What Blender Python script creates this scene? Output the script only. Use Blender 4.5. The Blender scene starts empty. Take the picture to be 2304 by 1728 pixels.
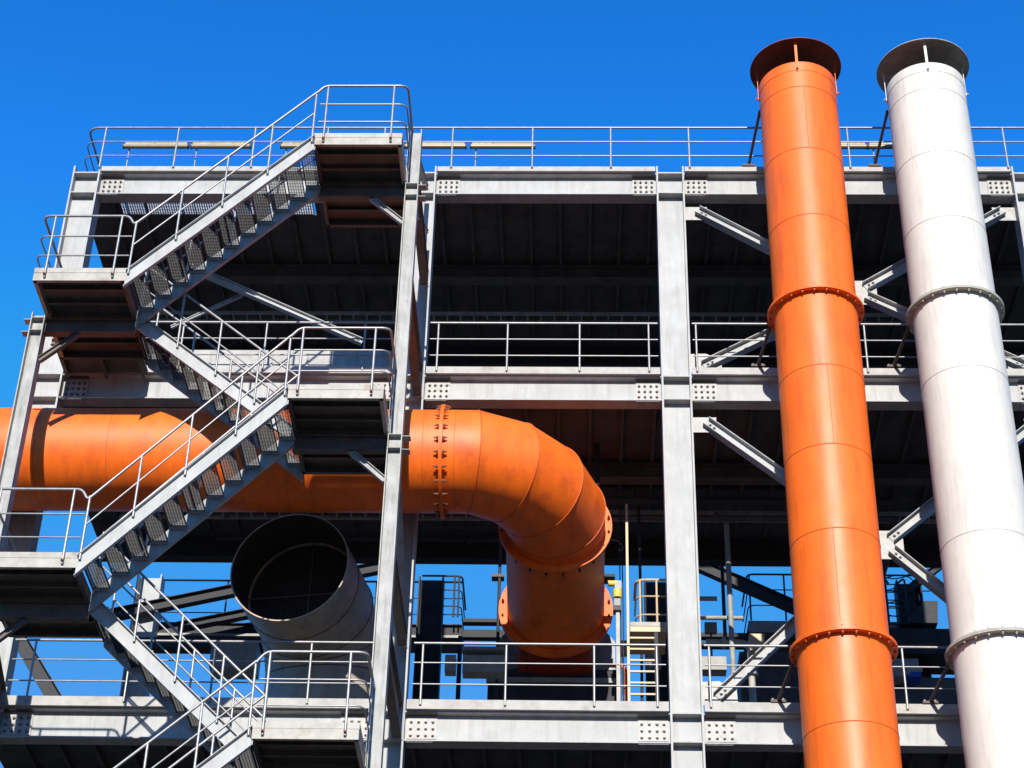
import bpy, math, random
from mathutils import Vector, Matrix
random.seed(7)
V = Vector
PI = math.pi
S = bpy.context.scene
C = S.collection

# ---------------------------------------------------------------- camera
FPX = 4456.0                                   # focal length in pixels of the 2304 px wide photograph
Zc = V((171, 6364, -FPX)).normalized()         # world up seen in camera axes (camera looks up 35 degrees)
Xc = V((138000, -588, FPX)); Xc = (Xc - Zc * Xc.dot(Zc)).normalized()
Yc = Zc.cross(Xc)
CM = Matrix((Xc, Yc, Zc))
CAM = V((0, 0, 1.6))
cd = bpy.data.cameras.new('camera'); cam = bpy.data.objects.new('camera', cd); C.objects.link(cam)
cam.matrix_world = Matrix.Translation(CAM) @ CM.to_4x4()
cd.sensor_width = 36; cd.lens = FPX / 2304 * 36; cd.clip_end = 6000; cd.clip_start = 0.1
S.camera = cam
def at(u, v, Y):
    r = CM @ V((u - 1152, 864 - v, -FPX)); return CAM + r * (Y / r.y)

# ---------------------------------------------------------------- light
SUN_EL = math.radians(25); SUN_K = 0.005
sd = V((SUN_K, -1, 0)).normalized() * math.cos(SUN_EL); sd.z = math.sin(SUN_EL)
w = bpy.data.worlds.new('World'); S.world = w; w.use_nodes = True
nt = w.node_tree; nt.nodes.clear()
sky = nt.nodes.new('ShaderNodeTexSky'); sky.sky_type = 'NISHITA'; sky.sun_disc = False
sky.sun_elevation = SUN_EL; sky.sun_rotation = PI - math.atan(SUN_K)
sky.altitude = 0; sky.air_density = 1.0; sky.dust_density = 0.05; sky.ozone_density = 3.0
gm = nt.nodes.new('ShaderNodeGamma'); gm.inputs[1].default_value = 1.9
hs = nt.nodes.new('ShaderNodeHueSaturation'); hs.inputs['Hue'].default_value = 0.494; hs.inputs['Saturation'].default_value = 1.08; hs.inputs['Value'].default_value = 1.0
bg = nt.nodes.new('ShaderNodeBackground'); bg.inputs[1].default_value = 0.10
wo = nt.nodes.new('ShaderNodeOutputWorld')
nt.links.new(sky.outputs[0], gm.inputs[0]); nt.links.new(gm.outputs[0], hs.inputs['Color']); dk = nt.nodes.new('ShaderNodeMixRGB'); dk.blend_type = 'DARKEN'; dk.inputs[0].default_value = 1; dk.inputs[2].default_value = (0.6, 2.4, 6.2, 1)   # clear sky stays blue down to the horizon
nt.links.new(hs.outputs[0], dk.inputs[1]); nt.links.new(dk.outputs[0], bg.inputs[0]); nt.links.new(bg.outputs[0], wo.inputs[0])
sl = bpy.data.lights.new('sun', 'SUN'); sl.energy = 4.5; sl.angle = math.radians(0.5); sl.color = (1.0, 0.95, 0.87)
so = bpy.data.objects.new('sun', sl); C.objects.link(so); so.rotation_euler = sd.to_track_quat('Z', 'Y').to_euler(); so.location = (0, -20, 60)
S.view_settings.view_transform = 'Standard'; S.view_settings.look = 'None'; S.view_settings.gamma = 1
S.view_settings.exposure = 0.5
S.cycles.max_bounces = 6

# ---------------------------------------------------------------- materials
def mat(name, col, rough=0.5, metal=0.0, var=0.12, scale=2.5, dirt=None, dirt_amt=0.0, dscale=3.0, streak=False, spec=0.5, bump=0.0, coat=0.0, stretch=(1, 1, 1), dlo=0.54):
    m = bpy.data.materials.new(name); m.use_nodes = True
    n = m.node_tree.nodes; L = m.node_tree.links; b = n['Principled BSDF']
    b.inputs['Roughness'].default_value = rough; b.inputs['Metallic'].default_value = metal
    b.inputs['Specular IOR Level'].default_value = spec
    b.inputs['Coat Weight'].default_value = coat; b.inputs['Coat Roughness'].default_value = 0.15
    g = n.new('ShaderNodeNewGeometry')
    mp = n.new('ShaderNodeMapping'); mp.inputs['Scale'].default_value = stretch; L.new(g.outputs['Position'], mp.inputs['Vector'])
    t = n.new('ShaderNodeTexNoise'); t.inputs['Scale'].default_value = scale; t.inputs['Detail'].default_value = 8; t.inputs['Roughness'].default_value = 0.62
    L.new(mp.outputs[0], t.inputs['Vector'])
    r = n.new('ShaderNodeValToRGB'); c = V(col)
    r.color_ramp.elements[0].position = 0.32; r.color_ramp.elements[1].position = 0.68
    r.color_ramp.elements[0].color = (*[min(1, x * (1 - var)) for x in c], 1); r.color_ramp.elements[1].color = (*[min(1, x * (1 + var)) for x in c], 1)
    L.new(t.outputs['Fac'], r.inputs[0]); out = r.outputs[0]
    if dirt:
        t2 = n.new('ShaderNodeTexNoise'); t2.inputs['Scale'].default_value = dscale; t2.inputs['Detail'].default_value = 10; t2.inputs['Roughness'].default_value = 0.7
        mp2 = n.new('ShaderNodeMapping'); mp2.inputs['Location'].default_value = (7, 3, 1)
        if streak: mp2.inputs['Scale'].default_value = (5.0, 5.0, 0.5)
        L.new(g.outputs['Position'], mp2.inputs['Vector']); L.new(mp2.outputs[0], t2.inputs['Vector'])
        r2 = n.new('ShaderNodeValToRGB'); r2.color_ramp.elements[0].position = dlo; r2.color_ramp.elements[1].position = 0.74
        r2.color_ramp.elements[0].color = (0, 0, 0, 1); r2.color_ramp.elements[1].color = (dirt_amt,) * 3 + (1,)
        L.new(t2.outputs['Fac'], r2.inputs[0])
        mx = n.new('ShaderNodeMixRGB'); mx.inputs[2].default_value = (*dirt, 1)
        L.new(r2.outputs[0], mx.inputs[0]); L.new(out, mx.inputs[1]); out = mx.outputs[0]
    L.new(out, b.inputs['Base Color'])
    rr = n.new('ShaderNodeMapRange'); rr.inputs[3].default_value = max(0.05, rough - 0.08); rr.inputs[4].default_value = min(1, rough + 0.12)
    L.new(t.outputs['Fac'], rr.inputs[0]); L.new(rr.outputs[0], b.inputs['Roughness'])
    if bump:
        t3 = n.new('ShaderNodeTexNoise'); t3.inputs['Scale'].default_value = 1.6; t3.inputs['Detail'].default_value = 3
        L.new(g.outputs['Position'], t3.inputs['Vector'])
        bp = n.new('ShaderNodeBump'); bp.inputs['Strength'].default_value = bump; bp.inputs['Distance'].default_value = 0.05
        L.new(t3.outputs['Fac'], bp.inputs['Height']); L.new(bp.outputs[0], b.inputs['Normal'])
    return m
M_STEEL = mat('grey_steel_paint', (0.385, 0.388, 0.38), 0.55, 0.0, 0.15, 2.2, (0.22, 0.205, 0.18), 0.6, 1.7, True, bump=0.12, dlo=0.5, spec=0.35)
M_POST = mat('worn_steel_paint', (0.355, 0.36, 0.35), 0.55, 0.0, 0.22, 3.0, (0.13, 0.105, 0.08), 0.7, 2.6, True, bump=0.1, dlo=0.5, spec=0.25)
M_EDGE = mat('rusty_cream_edge', (0.36, 0.34, 0.295), 0.55, 0.0, 0.22, 5.0, (0.16, 0.095, 0.05), 0.85, 3.2)
M_TOE = mat('pale_deck_edge', (0.40, 0.385, 0.355), 0.7, 0.0, 0.16, 4.0, (0.24, 0.20, 0.15), 0.8, 2.0)
M_RAIL = mat('galvanised_tube', (0.30, 0.295, 0.29), 0.38, 0.35, 0.18, 9.0, (0.28, 0.22, 0.17), 0.6, 9.0)
M_SPLICE = mat('bolted_plate_paint', (0.36, 0.35, 0.33), 0.5, 0.0, 0.25, 10.0, (0.12, 0.09, 0.07), 0.8, 11.0)
M_BOLT = mat('bolt_steel', (0.16, 0.15, 0.145), 0.45, 0.3, 0.2, 20)
M_DARK = mat('dark_underside', (0.080, 0.076, 0.072), 0.75, 0.0, 0.35, 2.0, (0.10, 0.085, 0.07), 0.5, 1.5)  # shade under the decks put into this dark base colour
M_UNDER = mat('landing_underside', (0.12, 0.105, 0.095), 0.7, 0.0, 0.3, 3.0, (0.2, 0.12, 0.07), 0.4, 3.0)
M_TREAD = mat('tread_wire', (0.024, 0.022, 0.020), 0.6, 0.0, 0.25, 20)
M_FAR = mat('shaded_far_steel', (0.026, 0.027, 0.031), 0.7, 0.0, 0.3, 3.0, (0.10, 0.08, 0.06), 0.4, 3.0)  # rear silhouette shade put into the base colour, nearly black
M_FARP = mat('far_pale_panel', (0.30, 0.30, 0.275), 0.6, 0.0, 0.2, 4.0, (0.25, 0.22, 0.18), 0.6, 3.0)
M_ORANGE = mat('orange_paint', (0.88, 0.143, 0.004), 0.46, 0.0, 0.10, 1.1, (0.48, 0.065, 0.006), 0.75, 1.5, True, dlo=0.5, bump=0.12, coat=0.0)
M_ORANGE2 = mat('orange_duct_paint', (0.88, 0.143, 0.004), 0.50, 0.0, 0.13, 1.6, (0.42, 0.055, 0.006), 0.7, 2.2, dlo=0.5, bump=0.10, stretch=(3.0, 1, 0.6))
M_ORSEAM = mat('orange_seam', (0.55, 0.085, 0.008), 0.5, 0.0, 0.1, 5)
M_ORDARK = mat('orange_cap_shade', (0.22, 0.028, 0.006), 0.6, 0.0, 0.3, 4.0, (0.06, 0.02, 0.01), 0.7, 3.0)  # underside shade of the cap put into a darker copy of the orange
M_WHITE = mat('white_stack_paint', (0.67, 0.635, 0.55), 0.45, 0.0, 0.06, 1.0, (0.40, 0.34, 0.26), 0.5, 2.2, True, bump=0.12, dlo=0.5)
M_WHSEAM = mat('white_seam', (0.50, 0.46, 0.41), 0.5, 0.0, 0.1, 5)
M_WHDIRT = mat('weathered_white_metal', (0.40, 0.38, 0.33), 0.6, 0.0, 0.2, 5.0, (0.20, 0.17, 0.13), 0.8, 4.0)
M_DUCT = mat('weathered_grey_duct', (0.40, 0.345, 0.27), 0.55, 0.15, 0.25, 2.6, (0.16, 0.08, 0.04), 0.75, 3.2, True, bump=0.2)
M_RIM = mat('rusty_rim', (0.50, 0.38, 0.28), 0.6, 0.0, 0.2, 8)
M_INNER = mat('dark_interior', (0.055, 0.044, 0.034), 0.8, 0.0, 0.3, 3)  # near-black brown on inner walls and grey duct seams
M_LAMP = mat('beige_lamp_housing', (0.27, 0.215, 0.135), 0.35, 0.2, 0.15, 6, (0.3, 0.2, 0.1), 0.6, 8)
M_CREAM = mat('cream_ladder_paint', (0.52, 0.38, 0.22), 0.5, 0.0, 0.12, 8, (0.4, 0.22, 0.1), 0.5, 8)
M_YEL = mat('yellow_paint', (0.75, 0.50, 0.08), 0.5, 0.0, 0.1, 8)
M_BROWN = mat('brown_stay_paint', (0.075, 0.045, 0.035), 0.6, 0.0, 0.3, 8)
M_BLUE = mat('blue_paint', (0.02, 0.09, 0.50), 0.5, 0.0, 0.1, 8)
M_RED = mat('red_oxide_paint', (0.30, 0.03, 0.015), 0.5, 0.0, 0.2, 4)
M_HOUS = mat('grey_casing', (0.27, 0.29, 0.32), 0.5, 0.0, 0.1, 3, (0.2, 0.18, 0.15), 0.5, 3)
M_GROUND = mat('yard_asphalt', (0.028, 0.026, 0.024), 0.9, 0.0, 0.3, 0.4, (0.09, 0.085, 0.08), 0.6, 0.8)

# ---------------------------------------------------------------- mesh helpers
class MB:
    def __init__(s): s.v = []; s.f = []; s.sm = []
    def add(s, vs, fs, smooth=False):
        o = len(s.v); s.v += [V(a) for a in vs]; s.f += [tuple(i + o for i in f) for f in fs]; s.sm += [smooth] * len(fs); return s
    def box(s, x0, x1, y0, y1, z0, z1):
        vs = [(x, y, z) for x in (x0, x1) for y in (y0, y1) for z in (z0, z1)]
        return s.add(vs, [(0, 1, 3, 2), (4, 6, 7, 5), (0, 4, 5, 1), (2, 3, 7, 6), (0, 2, 6, 4), (1, 5, 7, 3)])
    def obox(s, p, q, w, h, up=(0, 0, 1), ow=0, oh=0):
        p = V(p); q = V(q); d = (q - p).normalized(); up = V(up)
        if abs(d.dot(up.normalized())) > .995: up = V((0, 1, 0)) if abs(d.y) < .9 else V((1, 0, 0))
        sd_ = d.cross(up).normalized(); u = sd_.cross(d)
        vs = []
        for e in (p, q):
            for a, b in ((-1, -1), (1, -1), (1, 1), (-1, 1)):
                vs.append(e + sd_ * (ow + a * w / 2) + u * (oh + b * h / 2))
        return s.add(vs, [(0, 3, 2, 1), (4, 5, 6, 7), (0, 1, 5, 4), (1, 2, 6, 5), (2, 3, 7, 6), (3, 0, 4, 7)])
    def shear(s, p, q, w, z0, z1):
        vs = []
        for e in (V(p), V(q)):
            for a, b in ((-1, z0), (1, z0), (1, z1), (-1, z1)): vs.append(e + V((0, a * w / 2, b)))
        return s.add(vs, [(0, 3, 2, 1), (4, 5, 6, 7), (0, 1, 5, 4), (1, 2, 6, 5), (2, 3, 7, 6), (3, 0, 4, 7)])
    def isec(s, p, q, h, w, t, tw, up=(0, 0, 1)):
        s.obox(p, q, w, t, up, 0, h / 2 - t / 2); s.obox(p, q, w, t, up, 0, -h / 2 + t / 2)
        return s.obox(p, q, tw, h - 2 * t, up)
    def chan(s, p, q, h, w, t, up=(0, 0, 1), side=1):
        s.obox(p, q, t, h, up)
        for k in (-1, 1): s.obox(p, q, w, t, up, side * (w / 2 + t / 2), k * (h / 2 - t / 2))
        return s
    def tube(s, pts, r, n=10, cap=True):
        pts = [V(a) for a in pts]; rings = []; nrm = None
        for i, p in enumerate(pts):
            a = (pts[i] - pts[i - 1]).normalized() if i else (pts[1] - pts[0]).normalized()
            b = (pts[i + 1] - pts[i]).normalized() if i < len(pts) - 1 else a
            t = (a + b).normalized()
            if nrm is None:
                nrm = t.orthogonal().normalized()
            nrm = (nrm - t * nrm.dot(t)).normalized(); bn = t.cross(nrm)
            k = 1 / max(0.5, t.dot(a))
            rings.append([p + (nrm * math.cos(2 * PI * j / n) + bn * math.sin(2 * PI * j / n)) * r * (k ** .5) for j in range(n)])
        vs = [x for R in rings for x in R]; fs = []
        for i in range(len(pts) - 1):
            for j in range(n):
                k = (j + 1) % n; fs.append((i * n + j, i * n + k, (i + 1) * n + k, (i + 1) * n + j))
        s.add(vs, fs, True)
        if cap: s.add(rings[0], [tuple(range(n))[::-1]]); s.add(rings[-1], [tuple(range(n))])
        return s
    def lathe(s, p, ax, prof, n=64, smooth=True, closed=False):
        """profile of (t along axis, radius); every span has its own vertices so edges stay crisp"""
        p = V(p); ax = V(ax).normalized(); a = ax.orthogonal().normalized()
        if abs(ax.z) > .9: a = V((1, 0, 0))
        b = ax.cross(a)
        pr = list(prof) + ([prof[0]] if closed else [])
        for (t0, r0), (t1, r1) in zip(pr[:-1], pr[1:]):
            vs = []
            for t, r in ((t0, r0), (t1, r1)):
                for j in range(n):
                    an = 2 * PI * j / n; vs.append(p + ax * t + (a * math.cos(an) + b * math.sin(an)) * r)
            s.add(vs, [(j, (j + 1) % n, n + (j + 1) % n, n + j) for j in range(n)], smooth)
        return s
    def ringtube(s, pts, r, n=6):
        m = len(pts); c = sum((V(x) for x in pts), V()) / m; vs = []; fs = []
        for i in range(m):
            t = (V(pts[(i + 1) % m]) - V(pts[i - 1])).normalized(); o = (V(pts[i]) - c).normalized(); o = (o - t * o.dot(t)).normalized(); b = t.cross(o)
            vs += [V(pts[i]) + (o * math.cos(2 * PI * j / n) + b * math.sin(2 * PI * j / n)) * r for j in range(n)]
        for i in range(m):
            for j in range(n):
                k = (j + 1) % n; i2 = (i + 1) % m; fs.append((i * n + j, i2 * n + j, i2 * n + k, i * n + k))
        return s.add(vs, fs, True)
    def build(s, name, m, parent=None, loc=None):
        base = V(parent['_w']) if parent is not None else (V(loc) if loc is not None else V((0, 0, 0)))
        me = bpy.data.meshes.new(name)
        me.from_pydata([tuple(x - base) for x in s.v], [], s.f); me.polygons.foreach_set('use_smooth', s.sm); me.materials.append(m); me.update()
        o = bpy.data.objects.new(name, me); C.objects.link(o)
        if parent is not None: o.parent = parent; o['_w'] = tuple(base)
        else: o.location = base; o['_w'] = tuple(base)
        return o
def thing(name, label, cat, loc, group=None):
    o = bpy.data.objects.new(name, None); C.objects.link(o); o.location = loc; o.empty_display_size = .3
    o['label'] = label; o['category'] = cat; o['_w'] = tuple(loc)
    if group: o['group'] = group
    return o
def tag(o, label, cat, group=None, kind=None):
    o['label'] = label; o['category'] = cat
    if group: o['group'] = group
    if kind: o['kind'] = kind
    return o
def fillet(pts, r, k=5):
    pts = [V(p) for p in pts]; out = [pts[0]]
    for i in range(1, len(pts) - 1):
        a, b, c = pts[i - 1], pts[i], pts[i + 1]; d1 = (a - b); d2 = (c - b)
        rr = min(r, d1.length * .45, d2.length * .45); p = b + d1.normalized() * rr; q = b + d2.normalized() * rr
        for j in range(k + 1):
            t = j / k; out.append(p * (1 - t) ** 2 + b * 2 * t * (1 - t) + q * t * t)
    return out + [pts[-1]]
# one bolt head mesh, shared
def bolt_mesh(r, h, m, nm):
    b = MB(); b.lathe((0, 0, 0), (0, 0, 1), [(0, r), (h, r * .92), (h, 0.0001)], 6, False)
    b.lathe((0, 0, 0), (0, 0, 1), [(h, r * .5), (h * 1.7, r * .5), (h * 1.7, .0001)], 8, False)
    me = bpy.data.meshes.new(nm); me.from_pydata([tuple(x) for x in b.v], [], b.f); me.materials.append(m); return me
BOLT = bolt_mesh(.030, .030, M_BOLT, 'bolt'); BOLT_O = bolt_mesh(.026, .03, M_ORSEAM, 'bolt'); BOLT_W = bolt_mesh(.026, .03, M_WHDIRT, 'bolt')
def bolt(p, d, parent, me=None, name='bolt'):
    o = bpy.data.objects.new(name, me or BOLT); C.objects.link(o); o.parent = parent
    o.location = V(p) - V(parent['_w']); o.rotation_mode = 'QUATERNION'; o.rotation_quaternion = V(d).to_track_quat('Z', 'Y')
    return o

# ---------------------------------------------------------------- ground
g = MB(); g.add([(-900, -400, 0), (900, -400, 0), (900, 1500, 0), (-900, 1500, 0)], [(0, 1, 2, 3)])
tag(g.build('ground', M_GROUND), 'dark asphalt yard under the steel structure', 'ground', kind='structure')

# ---------------------------------------------------------------- main frame
FY = 31.0            # front edge of the facade columns
WEB = 31.2           # plane of the beam webs
REAR = 37.1
CX = [-10.2, -3.19, 1.92, 9.2]
HW = .285
LEV = [('roof', 28.68, 3), ('middle', 23.55, 3), ('lower', 16.49, 3)]     # underside of deck edge = top of beam
BH = .56
def column(x, y0, top, label, group, m, name='steel_column', stiff=True, hw=HW, dep=.4):
    t = thing(name, label, 'column', (x, y0 + dep / 2, 0), group)
    for s_ in (-1, 1):
        MB().box(x + s_ * hw - (.035 if s_ > 0 else 0), x + s_ * hw + (0 if s_ > 0 else .035), y0, y0 + dep, 0, top).build('flange', m, t)
    MB().box(x - hw + .035, x + hw - .035, y0 + dep / 2 - .012, y0 + dep / 2 + .012, 0, top).build('web', m, t)
    if stiff:
        for _, z, _n in LEV:
            for zz in (z - .03, z - BH):
                if zz < top:
                    for ya, yb in ((y0 + .02, y0 + dep / 2 - .012), (y0 + dep / 2 + .012, y0 + dep - .02)):
                        MB().box(x - hw + .035, x + hw - .035, ya, yb, zz, zz + .03).build('stiffener_plate', m, t)
    return t
cl = ['outermost grey H column at the left end of the facade, behind the upper stair landing',
      'grey H column behind the slender right stair post, orange duct crossing it',
      'broad pale H column standing alone in the centre of the facade',
      'grey H column at the right edge, beyond the white stack']
for x, l in zip(CX, cl): column(x, FY, 28.83, l, 'facade columns', M_STEEL)
RY = 39.5
rl = ['rear column behind the left stair flights, partly lit', 'dark rear column seen between facade column and corner railing',
      'dark rear column just left of the central facade column', 'dark rear column in the gap between the two stacks']
for x, l in zip([-9.75, -3.28, 1.86, 7.55], rl): column(x, RY, 23.9, l, 'rear columns', M_FAR if x > -9 else M_STEEL, 'rear_column', False)  # lit column keeps pale steel, shaded ones get the darkened colour

lvl_word = {'roof': 'roof level', 'middle': 'middle floor', 'lower': 'lower floor'}
bay_word = ['left bay behind the stair', 'bay between stair and central column', 'right bay behind the stacks']
for li, (ln, z, nr) in enumerate(LEV):
    for bi in range(3):
        xa = CX[bi] + HW; xb = CX[bi + 1] - HW; zc = z - BH / 2 - .005
        t = thing('floor_beam', 'grey I beam with bolted ends, %s, %s' % (lvl_word[ln], bay_word[bi]), 'beam', (xa, WEB, zc), 'facade floor beams')
        MB().obox((xa, WEB, zc), (xb, WEB, zc), .02, BH - .05).build('web', M_STEEL, t)
        for s_ in (-1, 1): MB().obox((xa, WEB, zc + s_ * (BH / 2 - .0125)), (xb, WEB, zc + s_ * (BH / 2 - .0125)), .30, .025).build('flange', M_STEEL, t)
        for end, (px, dx) in enumerate(((xa + .03, 1), (xb - .03, -1))):
            wd = .46 if ln != 'lower' else .52
            x0, x1 = sorted((px, px + dx * wd)); hz = .19
            sp = MB().box(x0, x1, WEB - .034, WEB - .0105, zc - hz, zc + hz).build('splice_plate', M_SPLICE, t)
            for a in range(4):
                for b in range(nr):
                    bx = x0 + wd * (.13 + .245 * a) + random.uniform(-.005, .005); bz = zc - hz + 2 * hz * (.17 + .33 * b)
                    bolt((bx, WEB - .034, bz), (0, -1, 0), sp)
            # short cover strips on the flanges
            MB().box(x0, x1 - .06 * (dx > 0), WEB - .13, WEB + .13, zc - BH / 2 - .014, zc - BH / 2 - .001).build('cover_plate', M_SPLICE, t)
            MB().box(x0, x1, WEB - .13, WEB - .03, zc + BH / 2 - .040, zc + BH / 2 - .027).build('cover_plate', M_DARK, t)
    # deck sheet, edge strips and joists
    zt = z + .03
    t = thing('floor_deck', {'roof': 'dark roof deck with joists under it, top of the structure', 'middle': 'middle floor deck with dark joists, above the orange duct', 'lower': 'lowest visible floor deck with dark joists, bottom of view'}[ln], 'deck', (0, 34, z), 'floor decks')
    t['kind'] = 'structure'
    holes = (-9.75, -5.55) if ln == 'roof' else None
    db = MB()
    y0d = WEB + .2
    if holes:
        db.box(CX[0] - .3, holes[0], y0d, REAR + .2, zt, zt + .05); db.box(holes[1], CX[3] + 1.4, y0d, REAR + .2, zt, zt + .05)
        db.box(holes[0], holes[1], 32.45, REAR + .2, zt, zt + .05)
    else: db.box(CX[0] - .3, CX[3] + 1.4, y0d, REAR + .2, zt, zt + .05)
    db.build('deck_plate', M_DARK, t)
    x = CX[0] + .35
    while x < CX[3] + 1.2:
        ys = 31.75 if not (holes and holes[0] < x < holes[1]) else 32.45
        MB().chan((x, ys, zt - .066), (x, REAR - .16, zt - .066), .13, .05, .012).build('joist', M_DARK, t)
        x += .632
    for bi in range(3):
        xa = CX[bi] + HW + .02; xb = CX[bi + 1] - HW - .02
        if bi == 2: xb += .0
        hgt = {'roof': .115, 'middle': .15, 'lower': .17}[ln]
        MB().box(xa, xb, FY - .012, FY, z + .012, z + .012 + hgt).build('toe_board', M_TOE, t)
        MB().box(xa, xb, FY - .02, WEB + .2, z, z + .011).build('edge_plate', M_TOE, t)
    for yy, hh, lab in ((34.1, .34, 'middle'), (REAR, .52, 'rear')):
        b = thing('cross_beam', 'dark %s I beam under the %s deck' % ({'middle': 'mid-span', 'rear': 'rear edge'}[lab], {'roof': 'roof', 'middle': 'middle floor', 'lower': 'lower floor'}[ln]), 'beam', (0, yy, z - .3), 'shaded cross beams')
        zc = zt - .14 - hh / 2
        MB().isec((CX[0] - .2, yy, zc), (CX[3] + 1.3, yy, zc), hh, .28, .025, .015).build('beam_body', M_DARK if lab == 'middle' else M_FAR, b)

# right continuation of facade beyond the last column
for ln, z, nr in LEV:
    b = thing('floor_beam', 'short grey beam beyond the right edge column, %s' % lvl_word[ln], 'beam', (CX[3] + .3, WEB, z), 'facade floor beams')
    zc = z - BH / 2 - .005
    MB().isec((CX[3] + HW, WEB, zc), (CX[3] + 1.35, WEB, zc), BH, .3, .025, .02).build('beam_body', M_STEEL, b)

# expanded metal floor panel in the roof deck, left bay
t = thing('grating_panel', 'wire grating panel let into the roof deck behind the upper stair flight', 'grating', (-7.6, 31.9, 28.72))
for x0, x1 in ((-9.70, -9.2), (-9.14, -7.45), (-7.39, -5.6)):
    gb = MB(); y0, y1 = 31.5, 32.42
    n = int((x1 - x0) / .05)
    for i in range(n + 1): xx = x0 + (x1 - x0) * i / n; gb.box(xx - .010, xx + .010, y0, y1, 28.700, 28.722)
    for j in range(20): yy = y0 + (y1 - y0) * j / 19; gb.box(x0, x1, yy - .010, yy + .010, 28.7225, 28.7365)
    gb.build('mesh_sheet', M_RAIL, t)
    fr = MB(); fr.box(x0 - .03, x0, y0, y1, 28.66, 28.73); fr.build('frame_bar', M_DARK, t)

# ---------------------------------------------------------------- railings
def rail_parts(t, base_pts, posts, h=1.12, mids=(.73, .34), r=.023, rm=.0145, m=None, fil=.16, zdrop=0.0, ext=0.0, post_parent=None):
    """base_pts: plan polyline at deck height; posts: list of points"""
    m = m or M_RAIL
    up = V((0, 0, 1)); P = [V(p) for p in base_pts]
    tr = MB().tube(fillet([p + up * h for p in P], fil), r).build('top_rail', m, t)
    for k in mids:
        Q = [p + up * k for p in P]
        MB().tube(fillet(Q, fil), rm, 8).build('mid_rail', m, t)
    for p in posts:
        p = V(p); b = MB(); b.tube([p - up * zdrop, p + up * (h - .01)], r * .92, 8); b.build('post', m, t)
    return tr
def guard(label, pts, posts, group='guard rails along the floors', m=None, **k):
    t = thing('guard_rail', label, 'railing', V(pts[0]), group)
    rail_parts(t, pts, posts, m=m, **k); return t
def xs(us, v, Y): return [at(u, v, Y).x for u in us]
RYF = FY - .035
zr = 28.74
px = xs([223, 389, 564, 730, 860, 1015, 1197, 1374.6, 1552, 1734, 1914, 2095, 2269], 378, RYF)
guard('long pipe railing on the roof edge against the blue sky', [(-10.33, 33.6, zr), (-10.33, RYF, zr), (10.6, RYF, zr)], [(x, RYF, zr + .02) for x in px] + [(-10.33, 33.4, zr)], fil=.26)
zm = 23.62
px = xs([982, 1140, 1304, 1461], 830, RYF)
guard('railing on the middle floor, left of the central column', [(CX[1] + .35, RYF, zm), (CX[2] - .34, RYF, zm)], [(x, RYF, zm - .02) for x in px])
px = xs([1569, 1760, 1953, 2150, 2260], 830, RYF)
guard('railing on the middle floor, passing behind both stacks', [(CX[2] + .33, RYF, zm), (CX[3] - .33, RYF, zm)], [(x, RYF, zm - .02) for x in px])
px = xs([230, 400, 590, 815], 830, RYF)
guard('railing on the middle floor behind the stair, half hidden by landings', [(CX[0] + .35, RYF, zm), (CX[1] - .34, RYF, zm)], [(x, RYF, zm - .02) for x in px])
zl = 16.58
px = xs([945, 1136, 1337, 1480], 1590, RYF)
guard('railing on the lower floor in front of the orange duct outlet', [(CX[1] + .38, RYF, zl), (CX[2] - .34, RYF, zl)], [(x, RYF, zl - .02) for x in px], h=1.16, mids=(.78, .37))
px = xs([1600, 1810, 2042, 2180], 1590, RYF)
guard('railing on the lower floor, passing behind both stacks', [(CX[2] + .33, RYF, zl), (CX[3] - .33, RYF, zl)], [(x, RYF, zl - .02) for x in px], h=1.16, mids=(.78, .37))
px = xs([57, 277, 470, 690], 1585, RYF)
guard('shaded railing on the lower floor behind the left stair', [(CX[0] + .35, RYF, zl), (CX[1] - .34, RYF, zl)], [(x, RYF, zl - .02) for x in px], h=1.16, mids=(.78, .37))

# ---------------------------------------------------------------- braces
def brace(p, q, label, h=.19, w=.20, y=WEB, m=M_STEEL, group='diagonal braces'):
    t = thing('diagonal_brace', label, 'brace', V(p), group)
    MB().isec(p, q, h, w, .014, .012, up=(0, 0, 1)).build('brace_body', m, t)
    d = (V(q) - V(p)).normalized()
    for e, s_ in ((V(p), 1), (V(q), -1)):
        for k in (.10, .2): bolt(e + d * s_ * k + V((0, -.007, 0)), (0, -1, 0), t)
    return t
def gusset(pts, y, label, th=.016):
    n = len(pts); vs = [(a, y, b) for a, b in pts] + [(a, y + th, b) for a, b in pts]
    fs = [tuple(range(n)), tuple(range(2 * n - 1, n - 1, -1))] + [(i, i + n, (i + 1) % n + n, (i + 1) % n) for i in range(n)]
    return tag(MB().add([V(v) for v in vs], fs).build('gusset_plate', M_SPLICE, None), label, 'plate', 'gusset plates')
BY = WEB + .02
x0 = CX[2] + HW; x1 = CX[3] - HW; xm = (x0 + x1) / 2
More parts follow.
